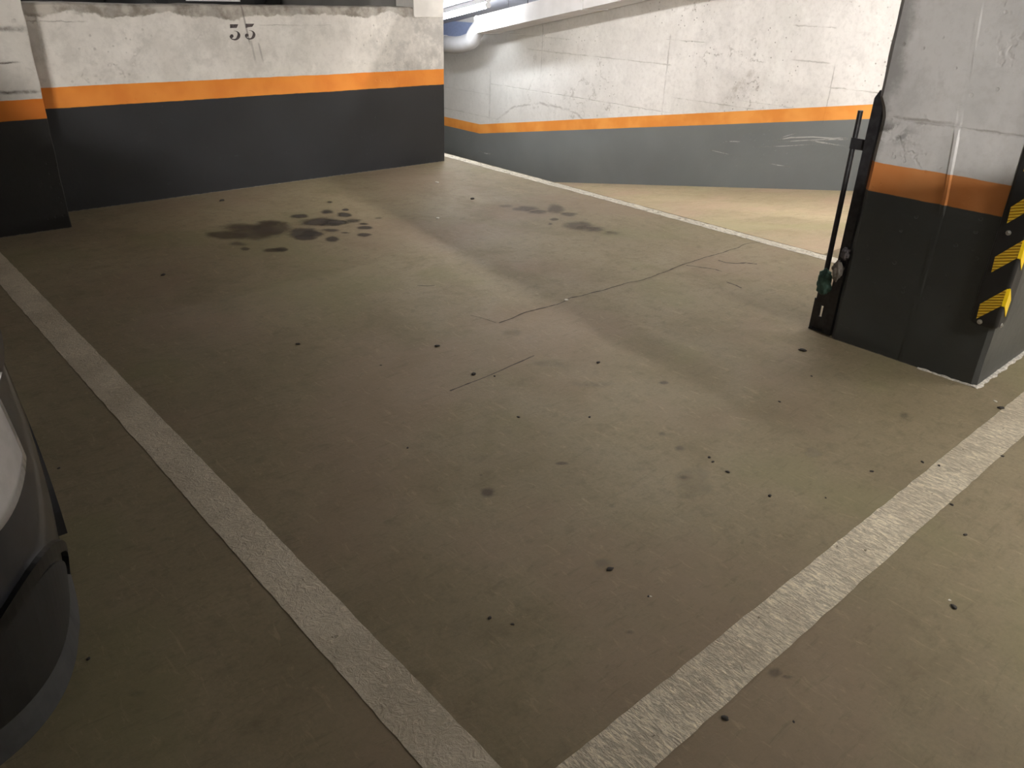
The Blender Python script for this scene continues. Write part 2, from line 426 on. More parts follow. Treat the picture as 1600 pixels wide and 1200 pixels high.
S = [('h', 0.254, 6.1, 9.4, 0.012), ('h', 0.779, 6.15, 8.6, 0.012), ('h', 0.43, 4.86, 6.05, 0.010), ('h', 0.958, 4.19, 4.6, 0.012),
     ('h', 0.74, 3.2, 4.14, 0.010), ('h', -0.222, 9.2, 11, 0.012), ('h', 1.05, 5.7, 6.25, 0.007), ('h', 1.28, 4.2, 4.65, 0.012),
     ('h', 0.50, 4.4, 5.2, 0.005), ('h', 0.10, 9.3, 10.8, 0.006), ('h', 0.95, 7.8, 9.0, 0.006),
     ('v', 8.33, 0.15, 1.2, 0.012), ('v', 6.2, 0.2, 1.1, 0.014), ('v', 4.13, 0.4, 0.95, 0.009), ('v', 9.4, -0.25, 0.45, 0.03)]
M_right = painted_wall('right_wall_paint', h_ramp, white=(0.82, 0.80, 0.785), white2=(0.72, 0.70, 0.685), wobble=0.25, black=(0.150, 0.162, 0.163), seams=S, along='y',
    pock=0.6, extra=right_extra, rough_black=0.6, orange=(0.86, 0.36, 0.075))
bm = bmesh.new()
box(bm, XW, XW + 0.25, -7, 13.5, -1.5, 2.55)
wall_right = struct('wall_right', bm, M_right)

# long pale scratches on the grey dado
bm = bmesh.new()
aL = bm.verts.layers.float.new('a')
def scratch(pts, w, axis=0, val=XW - 0.004):
    vs = []
    for i, (x, y) in enumerate(pts):
        q = P(x, y, axis, val); e = 0.2 if i in (0, len(pts) - 1) else 1
        a = bm.verts.new(q + Vector((0, 0, w))); b = bm.verts.new(q - Vector((0, 0, w)))
        a[aL] = b[aL] = 0.55 * e; vs.append((a, b))
    for A, B in zip(vs, vs[1:]): bm.faces.new((A[0], B[0], B[1], A[1]))
scratch([(1206, 220), (1235, 215), (1270, 214), (1300, 216), (1338, 215)], 0.006)
scratch([(1215, 222), (1245, 220), (1285, 218), (1310, 214)], 0.004)
scratch([(1208, 219), (1230, 212), (1252, 206)], 0.003)
scratch([(1255, 217), (1280, 222), (1332, 230)], 0.006)
scratch([(1282, 220), (1300, 217), (1335, 218)], 0.009)
scratch([(1125, 221), (1148, 221), (1168, 222)], 0.004)
scratch([(1100, 232), (1125, 238), (1160, 246)], 0.003)
scratch([(1140, 244), (1155, 246)], 0.006)
scratch([(1195, 254), (1215, 258), (1240, 261)], 0.004)
scratch([(745, 235), (760, 240), (772, 241)], 0.006)
scratch([(1175, 230), (1230, 228), (1290, 224)], 0.003)
o = obj('scratch_marks', bm, M_chalk, wall_right); o['label'] = 'pale scratch marks across the grey lower wall'

M_shell = plain('shell_paint', (0.34, 0.33, 0.31), 0.8, var=0.1, nscale=3)
M_ceil = plain('ceiling_paint', (0.42, 0.43, 0.48), 0.85, var=0.1, nscale=3)
bm = bmesh.new(); box(bm, -6.2, -6, -7, 13.5, -0.2, 2.55); struct('wall_left', bm, M_shell)
bm = bmesh.new(); box(bm, -6.2, XW + 0.25, -7.2, -7, -0.2, 2.55); struct('wall_front', bm, M_shell)
bm = bmesh.new(); box(bm, -6.2, XW + 0.25, 13.5, 13.7, -1.5, 3.6); struct('wall_far', bm, M_shell)

# ceiling: flat over the bays, sloping down over the ramp
bm = bmesh.new()
box(bm, -6.2, 4.95, -7.2, 6.9, 2.5, 2.7)
struct('ceiling', bm, M_ceil)
bm = bmesh.new()
yc = [-7.2, 2.58] + [2.58 + (10.6 - 2.58) * i / 20 for i in range(1, 21)] + [13.5]
rr = [(bm.verts.new((4.95, y, ceil_z(y))), bm.verts.new((XW, y, ceil_z(y))), bm.verts.new((XW, y, ceil_z(y) + 0.2)), bm.verts.new((4.95, y, ceil_z(y) + 0.2))) for y in yc]
for A, B in zip(rr, rr[1:]):
    for k in range(4): bm.faces.new((A[k], B[k], B[(k + 1) % 4], A[(k + 1) % 4]))
struct('ceiling_ramp', bm, M_ceil)

# raised deck behind the half wall, on which cars stand
M_deck = plain('deck_concrete', (0.10, 0.095, 0.085), 0.8)
bm = bmesh.new()
box(bm, -6, 4.95, YB + 0.25, 13.5, 0.75, 1.0)
struct('floor_upper', bm, M_deck)
bm = bmesh.new(); box(bm, -6, 4.95, 6.9, 13.5, 3.4, 3.6); struct('ceiling_upper', bm, M_ceil)
# side wall of the raised deck towards the ramp
bm = bmesh.new(); box(bm, 4.80, 4.95, YB + 0.25, 13.5, -0.2, 3.4); struct('trim_1', bm, M_shell)
# thin bluish panel, paints in the shaded wall strip above the pipe
M_blue = plain('shade_blue', (0.30, 0.37, 0.58), 0.7, var=0.05)
bm = bmesh.new(); box(bm, XW - 0.035, XW + 0.01, 9.72, 11.6, 0.78, 1.05); struct('shade_panel', bm, M_blue)

# ------------------------------------------------------------------ painted lines, children of the floor
def jitter_strip(bm, p0, p1, w, z=0.0018, n=160, amp=0.004, f=18):
    p0, p1 = Vector(p0), Vector(p1); d = (p1 - p0).normalized(); s = Vector((-d.y, d.x))
    prev = None
    for i in range(n + 1):
        q = p0.lerp(p1, i / n)
        L = q + s * (w / 2 + amp * noise.noise((q.x * f, q.y * f, 1)))
        R_ = q - s * (w / 2 + amp * noise.noise((q.x * f, q.y * f, 7)))
        cur = (bm.verts.new((L.x, L.y, z)), bm.verts.new((R_.x, R_.y, z)))
        if prev: bm.faces.new((prev[0], cur[0], cur[1], prev[1]))
        prev = cur

bm = bmesh.new(); jitter_strip(bm, (0.737, 0.66), (0.737, 5.84), 0.134)
o = obj('parking_line', bm, M_line, floor); o['label'] = 'dull white painted line along the left side of the bay'
bm = bmesh.new(); jitter_strip(bm, (0.805, 0.712), (7.4, 0.712), 0.142, z=0.0020, n=240)
o = obj('parking_line', bm, M_line_r, floor); o['label'] = 'bright grooved white line across the open front of the bay'
bm = bmesh.new(); jitter_strip(bm, (4.962, YT - 0.2), (4.962, 6.9), 0.10, z=0.0016, amp=0.012, f=12)
o = obj('parking_line', bm, M_edge, floor); o['label'] = 'thin worn white line along the edge of the ramp'

# ---- cracks
def crack(pts, w=0.006, z=0.0014, label=None, name='crack', wob=0.012, sub=14):
    bm = bmesh.new()
    Q = [P(*q) for q in pts]; prev = None
    for a, b in zip(Q, Q[1:]):
        d = (b - a).normalized(); s = Vector((-d.y, d.x, 0))
        for i in range(sub):
            t = i / sub; q = a.lerp(b, t)
            q = q + s * wob * noise.noise((q.x * 9, q.y * 9, 3)) * 1.2
            ww = w * (0.45 + 0.9 * abs(noise.noise((q.x * 21, q.y * 21, 5))))
            cur = (bm.verts.new((q + s * ww).xy.to_3d() + Vector((0, 0, z))), bm.verts.new((q - s * ww).xy.to_3d() + Vector((0, 0, z))))
            if prev: bm.faces.new((prev[0], cur[0], cur[1], prev[1]))
            prev = cur
    o = obj(name, bm, M_crack, floor)
    if label: o['label'] = label
crack([(778, 504), (800, 497), (822, 488), (845, 482), (870, 476), (893, 466), (925, 457), (965, 447), (1005, 437), (1035, 427), (1060, 416), (1085, 407), (1110, 400), (1140, 392), (1170, 380), (1195, 378)],
      0.0052, label='long thin dark crack running across the middle of the floor')
crack([(705, 612), (735, 598), (760, 587), (785, 577), (812, 566), (838, 556)], 0.0045, label='short thin crack nearer the camera')
crack([(1072, 415), (1095, 418), (1118, 421), (1128, 425)], 0.006, label='side branch of the long crack')
crack([(1122, 407), (1135, 411), (1150, 412), (1165, 411), (1184, 413)], 0.009, label='broken dark chip line below the crack')
crack([(1135, 441), (1150, 446), (1158, 451)], 0.008)
crack([(735, 493), (760, 499), (778, 504)], 0.003)
crack([(652, 446), (668, 447), (680, 446)], 0.006)

# ---- stains
def stain(name, blobs, mat, label, z=0.0008, parent=floor):
    bm = bmesh.new(); aL = bm.verts.layers.float.new('a')
    for k, (px, py, rx, ry, *am) in enumerate(blobs):
        am = am[0] if am else 1.0
        c = P(px, py); e = P(px + rx, py) - c; f = P(px, py - ry) - c
        zz = z + 0.00002 * k
        cv = bm.verts.new((c.x, c.y, zz)); cv[aL] = am
        rings = []
        for r in (0.35, 0.65, 0.85, 1.0, 1.2):
            ring = []
            for i in range(20):
                t = 2 * PI * i / 20
                jj = r * (1 + 0.28 * noise.noise((c.x * 7 + math.cos(t) * 1.1, c.y * 7 + math.sin(t) * 1.1, k)))
                q = c + e * math.cos(t) * jj + f * math.sin(t) * jj
                v = bm.verts.new((q.x, q.y, zz)); v[aL] = am * max(0, (1.2 - r) / 0.85) if r > 0.35 else am
                ring.append(v)
            rings.append(ring)
        for i in range(20): bm.faces.new((cv, rings[0][i], rings[0][(i + 1) % 20]))
        for A, B in zip(rings, rings[1:]):
            for i in range(20): bm.faces.new((A[i], A[(i + 1) % 20], B[(i + 1) % 20], B[i]))
    o = obj(name, bm, mat, parent); o['label'] = label
stain('oil_stain', [(355, 368, 36, 8), (400, 362, 42, 13), (425, 357, 32, 12), (372, 354, 30, 6, .7), (425, 348, 24, 5, .7), (370, 381, 20, 4, .6), (383, 389, 9, 3), (428, 391, 20, 3.6), (440, 390, 12, 4)],
      M_oil, 'brown oil stain near the wall, left of the darker one', z=0.0006)
stain('oil_stain', [(500, 347, 34, 7), (525, 348, 22, 5), (476, 364, 26, 9), (490, 366, 16, 5), (468, 338, 14, 4), (512, 331, 12, 4, .7), (538, 336, 12, 4), (540, 328, 6, 2.2), (517, 360, 16, 3, .7), (520, 374, 12, 4.5), (569, 367, 13, 3), (570, 356, 13, 3.2), (568, 350, 9, 2, .8), (552, 345, 18, 4, .6), (591, 341, 8, 2, .5), (478, 372, 20, 4), (515, 316, 7, 2, .6), (540, 364, 9, 1.5, .6)],
      M_oil_b, 'darkest spattered oil stain near the wall', z=0.00115)
stain('oil_stain', [(820, 326, 26, 5, .9), (840, 331, 18, 4, .9), (868, 326, 18, 8, .9), (890, 335, 16, 4, .9), (866, 343, 8, 3), (905, 352, 32, 8, .9), (930, 358, 26, 6, .7), (955, 364, 22, 5, .5), (860, 350, 4, 2), (790, 322, 20, 4, .5)],
      M_scuff, 'reddish brown stain near the ramp edge', z=0.0007)
stain('dirt_stain', [(762, 770, 14, 11, .9), (878, 724, 16, 4, .7), (1037, 598, 13, 4, .7), (1412, 650, 12, 8, .6), (1035, 678, 10, 5, .6), (1062, 700, 12, 6, .6), (1210, 1052, 16, 11, .7), (1230, 1058, 14, 5, .6), (955, 790, 8, 5, .5), (985, 988, 12, 5, .5), (215, 1085, 26, 10, .4), (1068, 746, 12, 5, .6)],
      M_scuff, 'scattered small brown dirt smudges', z=0.0009)
stain('worn_patch', [(1085, 752, 36, 28, .8), (1270, 708, 16, 10, .8), (1350, 850, 30, 14, .4), (940, 880, 22, 10, .6), (800, 520, 24, 8, .5), (860, 568, 40, 10, .5), (930, 600, 50, 8, .4)],
      M_pale, 'pale worn patches on the floor', z=0.0004)

# ------------------------------------------------------------------ grit and crumbs lying about
M_grit = plain('grit', (0.030, 0.025, 0.020), 0.8)
M_chip = plain('paint_chip', (0.66, 0.62, 0.54), 0.6)
def pebble_mesh(name, mat, seed, flat=0.45):
    bm = bmesh.new(); bmesh.ops.create_icosphere(bm, subdivisions=2, radius=1)
    for v in bm.verts:
        k = 1 + 0.45 * noise.noise(v.co * 1.3 + Vector((seed, 0, 0)))
        v.co = Vector((v.co.x * k * 1.25, v.co.y * k * 0.85, max(-0.6, v.co.z) * k * flat + 0.6 * flat))
    me = bpy.data.meshes.new(name); bm.to_mesh(me); bm.free(); me.materials.append(mat)
    for p in me.polygons: p.use_smooth = True
    return me
PM = [pebble_mesh('grit_crumb', M_grit, s * 5.3) for s in range(4)]
CM = [pebble_mesh('paint_chip', M_chip, s * 7.7, 0.25) for s in range(2)]
def crumb(px, py, r, label, group=None, chip=False, name=None):
    q = P(px, py)
    o = bpy.data.objects.new('paint_chip' if chip else (name or 'grit_crumb'), random.choice(CM if chip else PM))
    C.objects.link(o); o.location = (q.x, q.y, 0.0003); o.scale = (r * .85, r * .85, r * .8); o.rotation_euler.z = random.uniform(0, 6.28)
    tag(o, label, 'paint chip' if chip else 'pebble', group)
big = [(953, 890, .011, 'largest black crumb in the middle foreground of the bay'),
       (1490, 949, .010, 'black crumb on the aisle floor at right beside a tiny white chip'),
       (1133, 1123, .009, 'black crumb just outside the front line, lowest in the photo'),
       (1563, 638, .014, 'dark crumb between the column foot and the front line'),
       (801, 976, .0055, 'small black crumb nearest the camera inside the bay'),
       (765, 966, .0065, 'brown black crumb just left of the one nearest the camera'),
       (683, 541, .012, 'round black crumb alone left of the short crack'),
       (740, 585, .013, 'dark crumb on the short crack'),
       (935, 567, .011, 'dark crumb right of the short crack'),
       (466, 538, .011, 'dark crumb alone in the left half of the bay'),
       (255, 430, .014, 'dark crumb below the wall between the left line and the brown oil stain'),
       (347, 314, .020, 'dark crumb at the foot of the half wall'),
       (738, 311, .020, 'dark crumb near the right end of the half wall'),
       (1254, 548, .018, 'dark crumb on the floor left of the column foot'),
       (1203, 775, .008, 'black crumb below the row of three, with a pale speck'),
       (92, 732, .006, 'black crumb beside the parked car'),
       (138, 1030, .006, 'black crumb close to the bumper corner of the parked car'),
       (1362, 737, .008, 'dark crumb inside the bay near the middle of the front line')]
for px, py, r, lb in big: crumb(px, py, r, lb)
for px, py, r in [(1108, 715, .007), (1114, 722, .007), (1137, 738, .008)]:
    crumb(px, py, r, 'one of three close small dark crumbs right of the bay centre', 'row of three crumbs')
for px, py, r in [(637, 700, .006), (595, 571, .006), (810, 652, .008), (921, 652, .008), (1013, 932, .005), (1218, 628, .008), (1268, 588, .008), (773, 588, .008), (1441, 722, .008), (1290, 778, .005)]:
    crumb(px, py, r * 0.85, 'tiny dark grit crumb scattered inside the bay', 'tiny crumbs inside the bay')
for px, py, r in [(1508, 836, .007), (1487, 789, .007), (1566, 713, .007), (1240, 1128, .004)]:
    crumb(px, py, r, 'small dark crumb outside the front line on the aisle floor', 'crumbs on the aisle floor')
crumb(1467, 728, .007, 'dark crumb lying on the front white line')
crumb(1484, 938, .005, 'tiny white chip beside the black crumb on the aisle floor', chip=True)
crumb(1555, 627, .009, 'white chip between the column foot and the front line', chip=True)
crumb(885, 469, .014, 'pale chip lying on the long crack', chip=True)
crumb(684, 341, .018, 'pale chip on the floor near the right end of the half wall', chip=True)
crumb(683, 285, .018, 'pale chip farthest back beside the half wall corner', chip=True)
crumb(1016, 932, .004, 'pale chip beside a tiny crumb right of the largest black crumb', chip=True)

# ------------------------------------------------------------------ the column
def col_extra(s, w):
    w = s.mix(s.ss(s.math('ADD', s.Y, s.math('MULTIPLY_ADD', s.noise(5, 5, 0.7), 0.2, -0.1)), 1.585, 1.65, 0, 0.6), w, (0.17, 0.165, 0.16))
    z2 = s.math('ABSOLUTE', s.math('SUBTRACT', s.Z, s.math('MULTIPLY_ADD', s.noise(6, 4, 0.7), 0.10, 0.965)))
    m = s.math('MULTIPLY', s.math('MULTIPLY', s.ss(z2, 0.01, 0.07, 1, 0), s.ss(s.Y, 1.42, 1.6)), s.ss(s.noise(16, 5, 0.7, off=(1, 1, 1)), 0.42, 0.56))
    return s.mix(s.math('MULTIPLY', m, 0.75), w, (0.08, 0.075, 0.07))
M_col = painted_wall('column_paint', white=(0.60, 0.59, 0.59), white2=(0.51, 0.505, 0.505), band=(0.755, 0.885), along='y', pock=0.25, ragged=0.2, extra=col_extra, orange=(0.60, 0.25, 0.085), black=(0.044, 0.047, 0.047),
    seams=[('h', 1.075, 0.95, 1.5, 0.008), ('h', 1.085, 1.3, 1.6, 0.012)])
bm = bmesh.new()
X0, X1, Y0, Y1 = 3.705, 4.36, 0.945, 1.65
lv = []
for i in range(61):
    z = -0.01 + 2.51 * i / 60
    t = max(0, min(1, (z - 1.10) / 0.05)); y1 = Y1 + 0.035 * t * t * (3 - 2 * t)
    j = lambda k, a=0.004: a * noise.noise((z * 7, k * 5.3, 2))
    c = 0.018
    ridge = 0.006 if 0.74 < z < 1.04 else (0.0 if z >= 1.04 else 0.001)
    yr = 1.278 + 0.09 * max(0, z - 0.76)
    pts = [(X0 + c + j(1), Y0 + j(2)), (X0 + j(3), Y0 + c), (X0 + j(4), 1.10), (X0 + j(5), yr - 0.006), (X0 - ridge, yr + 0.002), (X0 - ridge, yr + 0.014), (X0 + j(6), yr + 0.022),
           (X0 + j(7), 1.48), (X0 + j(8, .006), y1 - c * 1.3), (X0 + c * 1.3 + j(9), y1 + j(10)), (X1 - c, y1), (X1, y1 - c), (X1, Y0 + c), (X1 - c, Y0)]
    lv.append([bm.verts.new((x, y, z)) for x, y in pts])
for A, B in zip(lv, lv[1:]):
    for k in range(14): bm.faces.new((A[k], A[(k + 1) % 14], B[(k + 1) % 14], B[k]))
bm.faces.new(lv[0][::-1]); bm.faces.new(lv[-1])
column = obj('column', bm, M_col)
tag(column, 'square concrete column painted white over orange over black at the right', 'column')
# crust of old paint and mortar round its foot
M_crust = plain('crust', (0.50, 0.47, 0.42), 0.9, var=0.35, nscale=60, bump=0.6)
bm = bmesh.new()
def crust_run(p0, p1, nrm, w=0.012, n=60, seed=0):
    p0, p1, nrm = Vector(p0), Vector(p1), Vector(nrm); prev = None
    for i in range(n + 1):
        q = p0.lerp(p1, i / n)
        ww = w * (0.5 + 0.9 * abs(noise.noise((q.x * 14, q.y * 14, seed)))); h = 0.010 * (0.35 + abs(noise.noise((q.x * 19, q.y * 19, seed + 4))))
        cur = [bm.verts.new(q + nrm * ww), bm.verts.new(q + nrm * ww * 0.5 + Vector((0, 0, h * 0.8))), bm.verts.new(q - nrm * 0.01 + Vector((0, 0, h)))]
        if prev:
            for k in range(2): bm.faces.new((prev[k], cur[k], cur[k + 1], prev[k + 1]))
        prev = cur
crust_run((X0, Y0 - 0.01, 0), (X0, 1.20, 0), (-1, 0, 0), 0.014)
crust_run((X0 - 0.012, Y0, 0), (X1, Y0, 0), (0, -1, 0), 0.028, seed=3)
o = obj('paint_crust', bm, M_crust, column); o['label'] = 'pale crust of chipped paint round the foot'

# ---- corner guard
M_rub = plain('guard_rubber', (0.018, 0.018, 0.019), 0.5, var=0.2, nscale=8)
def yellow_mat():
    s = NT('reflective_yellow')
    u = s.math('ADD', s.Z, s.math('MULTIPLY', s.math('ADD', s.Y, s.X), 0.30))
    w = s.math('SINE', s.math('MULTIPLY', u, 2 * PI / 0.0125))
    c = s.mix(s.ss(w, -0.6, 0.5), (0.55, 0.29, 0.008), (0.98, 0.66, 0.015))
    c = s.mix(s.ss(w, 0.75, 1.0, 0, 0.6), c, (0.95, 0.80, 0.22))
    return s.done(c, 0.3, s.bump(w, 0.6, 0.003), 0.6)
M_yel = yellow_mat()
M_yel2 = plain('yellow_edge', (0.95, 0.66, 0.01), 0.35, var=0.05)
M_bolt = plain('bolt_steel', (0.62, 0.62, 0.60), 0.3, metal=0.9)
guard = empty('corner_guard', (X0, Y0, 0.285), 'black rubber corner guard with yellow chevrons bolted to the column edge', 'corner guard')
GX, GY = X0 - 0.014, Y0 - 0.014          # outer faces
def lofs(x, y, z): return (x - X0, y - Y0, z - 0.285)
bm = bmesh.new()
zs = [0.285, 0.288, 0.297, 0.31, 1.27, 1.285, 1.295]
ins = [0.030, 0.018, 0.006, 0, 0, 0.008, 0.024]
W = 0.104
ringsv = []
for z, i in zip(zs, ins):
    o_ = i * 0.25
    # L-shaped section, wings W long, outer corner rounded
    pts = [(X0 + 0.001, GY + 0.014 + W - i), (GX + 0.006 + o_, GY + W - i + 0.010), (GX + o_, GY + W - i)]
    for k in range(7):
        a = PI + (PI / 2) * k / 6; r = 0.016
        pts.append((GX + r + o_ + r * math.cos(a), GY + r + o_ + r * math.sin(a)))
    pts += [(GX + W - i, GY + o_), (GX + W - i + 0.010, GY + 0.006 + o_), (X0 + W - i, Y0 + 0.001), (X0 + 0.001, Y0 + 0.001)]
    ringsv.append([bm.verts.new(lofs(x, y, z)) for x, y in pts])
m_ = len(ringsv[0])
for A, B in zip(ringsv, ringsv[1:]):
    for k in range(m_): bm.faces.new((A[k], A[(k + 1) % m_], B[(k + 1) % m_], B[k]))
bm.faces.new(ringsv[0][::-1]); bm.faces.new(ringsv[-1])
obj('rubber_body', bm, M_rub, guard)
k = 0
z = 0.312
while z < 1.2:
    # front wing panel, rising to the corner
    bm = bmesh.new()
    fa = [(GX - 0.0025, GY + 0.088, z), (GX - 0.0025, GY + 0.092, z + 0.068), (GX - 0.0025, GY + 0.010, z + 0.160), (GX - 0.0025, GY + 0.012, z + 0.082)]
    fb = [(GX + 0.004, y, zz) for _, y, zz in fa]
    va = [bm.verts.new(lofs(*q)) for q in fa]; vb = [bm.verts.new(lofs(*q)) for q in fb]
    bm.faces.new(va)
    for i in range(4): bm.faces.new((va[i], va[(i + 1) % 4], vb[(i + 1) % 4], vb[i]))
    obj('yellow_stripe', bm, M_yel, guard)
    bm = bmesh.new()
    fa = [(GX + 0.004, GY - 0.0025, z + 0.082), (GX + 0.004, GY - 0.0025, z + 0.163), (GX + 0.062, GY - 0.0025, z + 0.098), (GX + 0.062, GY - 0.0025, z + 0.022)]
    va = [bm.verts.new(lofs(*q)) for q in fa]; vb = [bm.verts.new(lofs(x, GY + 0.004, zz)) for x, _, zz in fa]
    # close the gap round the corner
    c0 = bm.verts.new(lofs(GX - 0.0025, GY + 0.010, z + 0.082)); c1 = bm.verts.new(lofs(GX - 0.0025, GY + 0.010, z + 0.160))
    bm.faces.new(va); bm.faces.new((c0, va[0], va[1], c1))
    for i in range(4): bm.faces.new((va[i], va[(i + 1) % 4], vb[(i + 1) % 4], vb[i]))
    obj('yellow_stripe', bm, M_yel2, guard)
    z += 0.212
for (x, y, zz, ax) in [(GX, GY + 0.072, 0.302, 0), (GX, GY + 0.072, 0.70, 0), (GX, GY + 0.072, 1.10, 0), (GX + 0.050, GY, 0.296, 1), (GX + 0.07, GY, 0.70, 1), (GX + 0.07, GY, 1.10, 1)]:
    bm = bmesh.new()
    d = Vector((-1, 0, 0)) if ax == 0 else Vector((0, -1, 0))
    p = Vector(lofs(x, y, zz))
    tube(bm, p, p + d * 0.003, 0.011, 0.010, 18); tube(bm, p + d * 0.003, p + d * 0.007, 0.0065, 0.005, 6)
    obj('bolt', bm, M_bolt, guard)

# ------------------------------------------------------------------ steel rail on the left face of the column
M_steel = plain('black_steel', (0.035, 0.034, 0.038), 0.45, metal=0.3, var=0.3)
M_rust = plain('worn_steel', (0.20, 0.17, 0.16), 0.6, metal=0.2, var=0.4, nscale=14)
rail = empty('steel_rail', (3.78, 1.74, 0), 'black steel rail with a thin rod standing against the left edge of the column', 'rail')
def lr(v): return tuple(Vector(v) - Vector((3.78, 1.74, 0)))
bm = bmesh.new()    # U channel upright
for (a, b, c, d) in ((3.730, 3.742, 1.662, 1.708), (3.742, 3.800, 1.662, 1.670), (3.788, 3.800, 1.670, 1.708)):
    box(bm, a - 3.78, b - 3.78, c - 1.74, d - 1.74, 0.0, 1.15)
v = [bm.verts.new(lr(q)) for q in ((3.730, 1.662, 1.15), (3.730, 1.708, 1.15), (3.742, 1.708, 1.15), (3.742, 1.662, 1.15), (3.730, 1.662, 1.185), (3.742, 1.662, 1.185), (3.730, 1.69, 1.185), (3.742, 1.69, 1.185))]
for f in ((0, 1, 6, 4), (3, 5, 7, 2), (4, 6, 7, 5), (1, 2, 7, 6), (0, 4, 5, 3)): bm.faces.new([v[i] for i in f])
obj('upright', bm, M_steel, rail)
bm = bmesh.new(); tube(bm, lr((3.775, 1.772, 0.008)), lr((3.768, 1.776, 1.085)), 0.0135, 0.012, 14)
obj('rod', bm, M_steel, rail)
def plate(name, y0, y1, z0, z1, slot=None, x=3.748, mat=None):
    bm = bmesh.new(); X_ = (x - 3.78, x + 0.008 - 3.78)
    if slot:
        s0, s1, t0, t1 = slot
        for a, b, c, d in ((y0, s0, z0, z1), (s1, y1, z0, z1), (s0, s1, z0, t0), (s0, s1, t1, z1)): box(bm, *X_, a - 1.74, b - 1.74, c, d)
    else: box(bm, *X_, y0 - 1.74, y1 - 1.74, z0, z1)
    return obj(name, bm, mat or M_steel, rail)
plate('bracket', 1.700, 1.782, 0.915, 0.965)
plate('bracket', 1.700, 1.782, 0.165, 0.225)
plate('slotted_plate', 1.700, 1.790, 0.005, 0.165, (1.735, 1.752, 0.075, 0.135))
bm = bmesh.new(); box(bm, -0.045, 0.03, -0.07, 0.045, 0.0, 0.008); obj('base_plate', bm, M_steel, rail)

# crumpled cloths stuffed behind the rod
def rag(name, c, r, seed, mat, label):
    bm = bmesh.new(); bmesh.ops.create_icosphere(bm, subdivisions=4, radius=1)
    for v in bm.verts:
        n1 = noise.noise(v.co * 1.7 + Vector((seed, 0, 0))); n2 = noise.noise(v.co * 4.3 + Vector((0, seed, 0)))
        n3 = noise.noise(v.co * 9 + Vector((0, 0, seed)))
        k = 1 + 0.38 * n1 + 0.22 * n2 + 0.08 * n3
        v.co = Vector((v.co.x * r[0] * k, v.co.y * r[1] * k, v.co.z * r[2] * k))
    o = obj(name, bm, mat, smooth=True); o.location = c
    tag(o, label, 'cloth')
M_green = plain('green_cloth', (0.050, 0.105, 0.085), 0.85, var=0.3, nscale=25, bump=0.5)
M_grey = plain('grey_cloth', (0.20, 0.185, 0.165), 0.85, var=0.3, nscale=25, bump=0.5)
M_grey2 = plain('dark_cloth', (0.11, 0.10, 0.11), 0.8, var=0.3, nscale=25, bump=0.5)
rag('rag', (3.725, 1.748, 0.265), (0.018, 0.036, 0.060), 3.1, M_green, 'crumpled dark green rag stuffed between the rod and the rail')
rag('rag', (3.715, 1.690, 0.345), (0.016, 0.026, 0.045), 8.4, M_grey, 'light grey rag lying over the rail just above the green rag')
rag('rag', (3.715, 1.672, 0.435), (0.014, 0.022, 0.030), 5.9, M_grey2, 'dark grey rag on the rail, topmost of the three rags')

# ------------------------------------------------------------------ air duct over the ramp
M_duct = plain('duct_paint', (0.56, 0.55, 0.55), 0.6, var=0.06, nscale=5, bump=0.15)
M_pipe = plain('pipe_paint', (0.50, 0.50, 0.51), 0.6, var=0.06, nscale=8, bump=0.15)
DY = 8.92; DZ = 0.962; SL = 0.19
def dz(y): return DZ + SL * (DY - y)
duct = empty('air_duct', (7.6, DY, DZ), 'white sloping box duct with a round elbow pipe running down the far wall', 'duct')
def dl(v): return tuple(Vector(v) - Vector((7.6, DY, DZ)))
def duct_run(bm, x0, x1, y0, y1, lo, hi):
    vs = [bm.verts.new(dl((x, y, dz(y) + h))) for x in (x0, x1) for y in (y0, y1) for h in (lo, hi)]
    for f in ((0, 1, 3, 2), (4, 6, 7, 5), (0, 4, 5, 1), (2, 3, 7, 6), (0, 2, 6, 4), (1, 5, 7, 3)): bm.faces.new([vs[i] for i in f])
bm = bmesh.new()
duct_run(bm, 7.30, 7.72, 2.7, DY, 0, 0.205)
duct_run(bm, 7.72, 7.98, 2.7, DY, 0.035, 0.16)
obj('duct_box', bm, M_duct, duct)
for yj in (8.86, 6.95, 5.0, 3.1):
    bm = bmesh.new(); duct_run(bm, 7.292, 7.728, yj, yj + 0.035, -0.008, 0.213)
    obj('flange', bm, M_duct, duct)
bm = bmesh.new()
for yh in (8.3, 6.4, 4.5, 3.2):
    for xh in (7.34, 7.68):
        bm = bmesh.new(); h0 = dz(yh) + 0.20; h1 = ceil_z(yh)
        a = dl((xh, yh, h0)); b = dl((xh, yh, h1)); tube(bm, a, b, 0.006, n=8)
        obj('hanger', bm, M_steel, duct)
bm = bmesh.new()
pp = [(7.62, 8.86, 1.075), (7.62, 9.02, 1.055)]
for i in range(9):
    a = PI / 2 * i / 8
    pp.append((7.62, 9.06 + 0.30 * math.sin(a) , 1.05 - 0.30 * (1 - math.cos(a)) * 1.0))
pp = pp[:-2]
last = Vector(pp[-1])
for i in range(1, 9):
    t = i / 8; pp.append((7.64, last.y + 0.50 * t, last.z - 0.105 * (1 - (1 - t) ** 2)))
for yy in (10.2, 10.8, 11.4): pp.append((7.66, yy, pp[-1][2] - 0.01))
sweep(bm, [dl(q) for q in pp], lambda t: 0.092 + 0.020 * min(1, t * 2.2), 24)
obj('elbow_pipe', bm, M_pipe, duct, smooth=True)
bm = bmesh.new(); tube(bm, dl((7.66, 10.02, pp[-4][2])), dl((7.66, 10.06, pp[-4][2] - 0.002)), 0.118, n=24)
obj('pipe_joint', bm, M_pipe, duct)

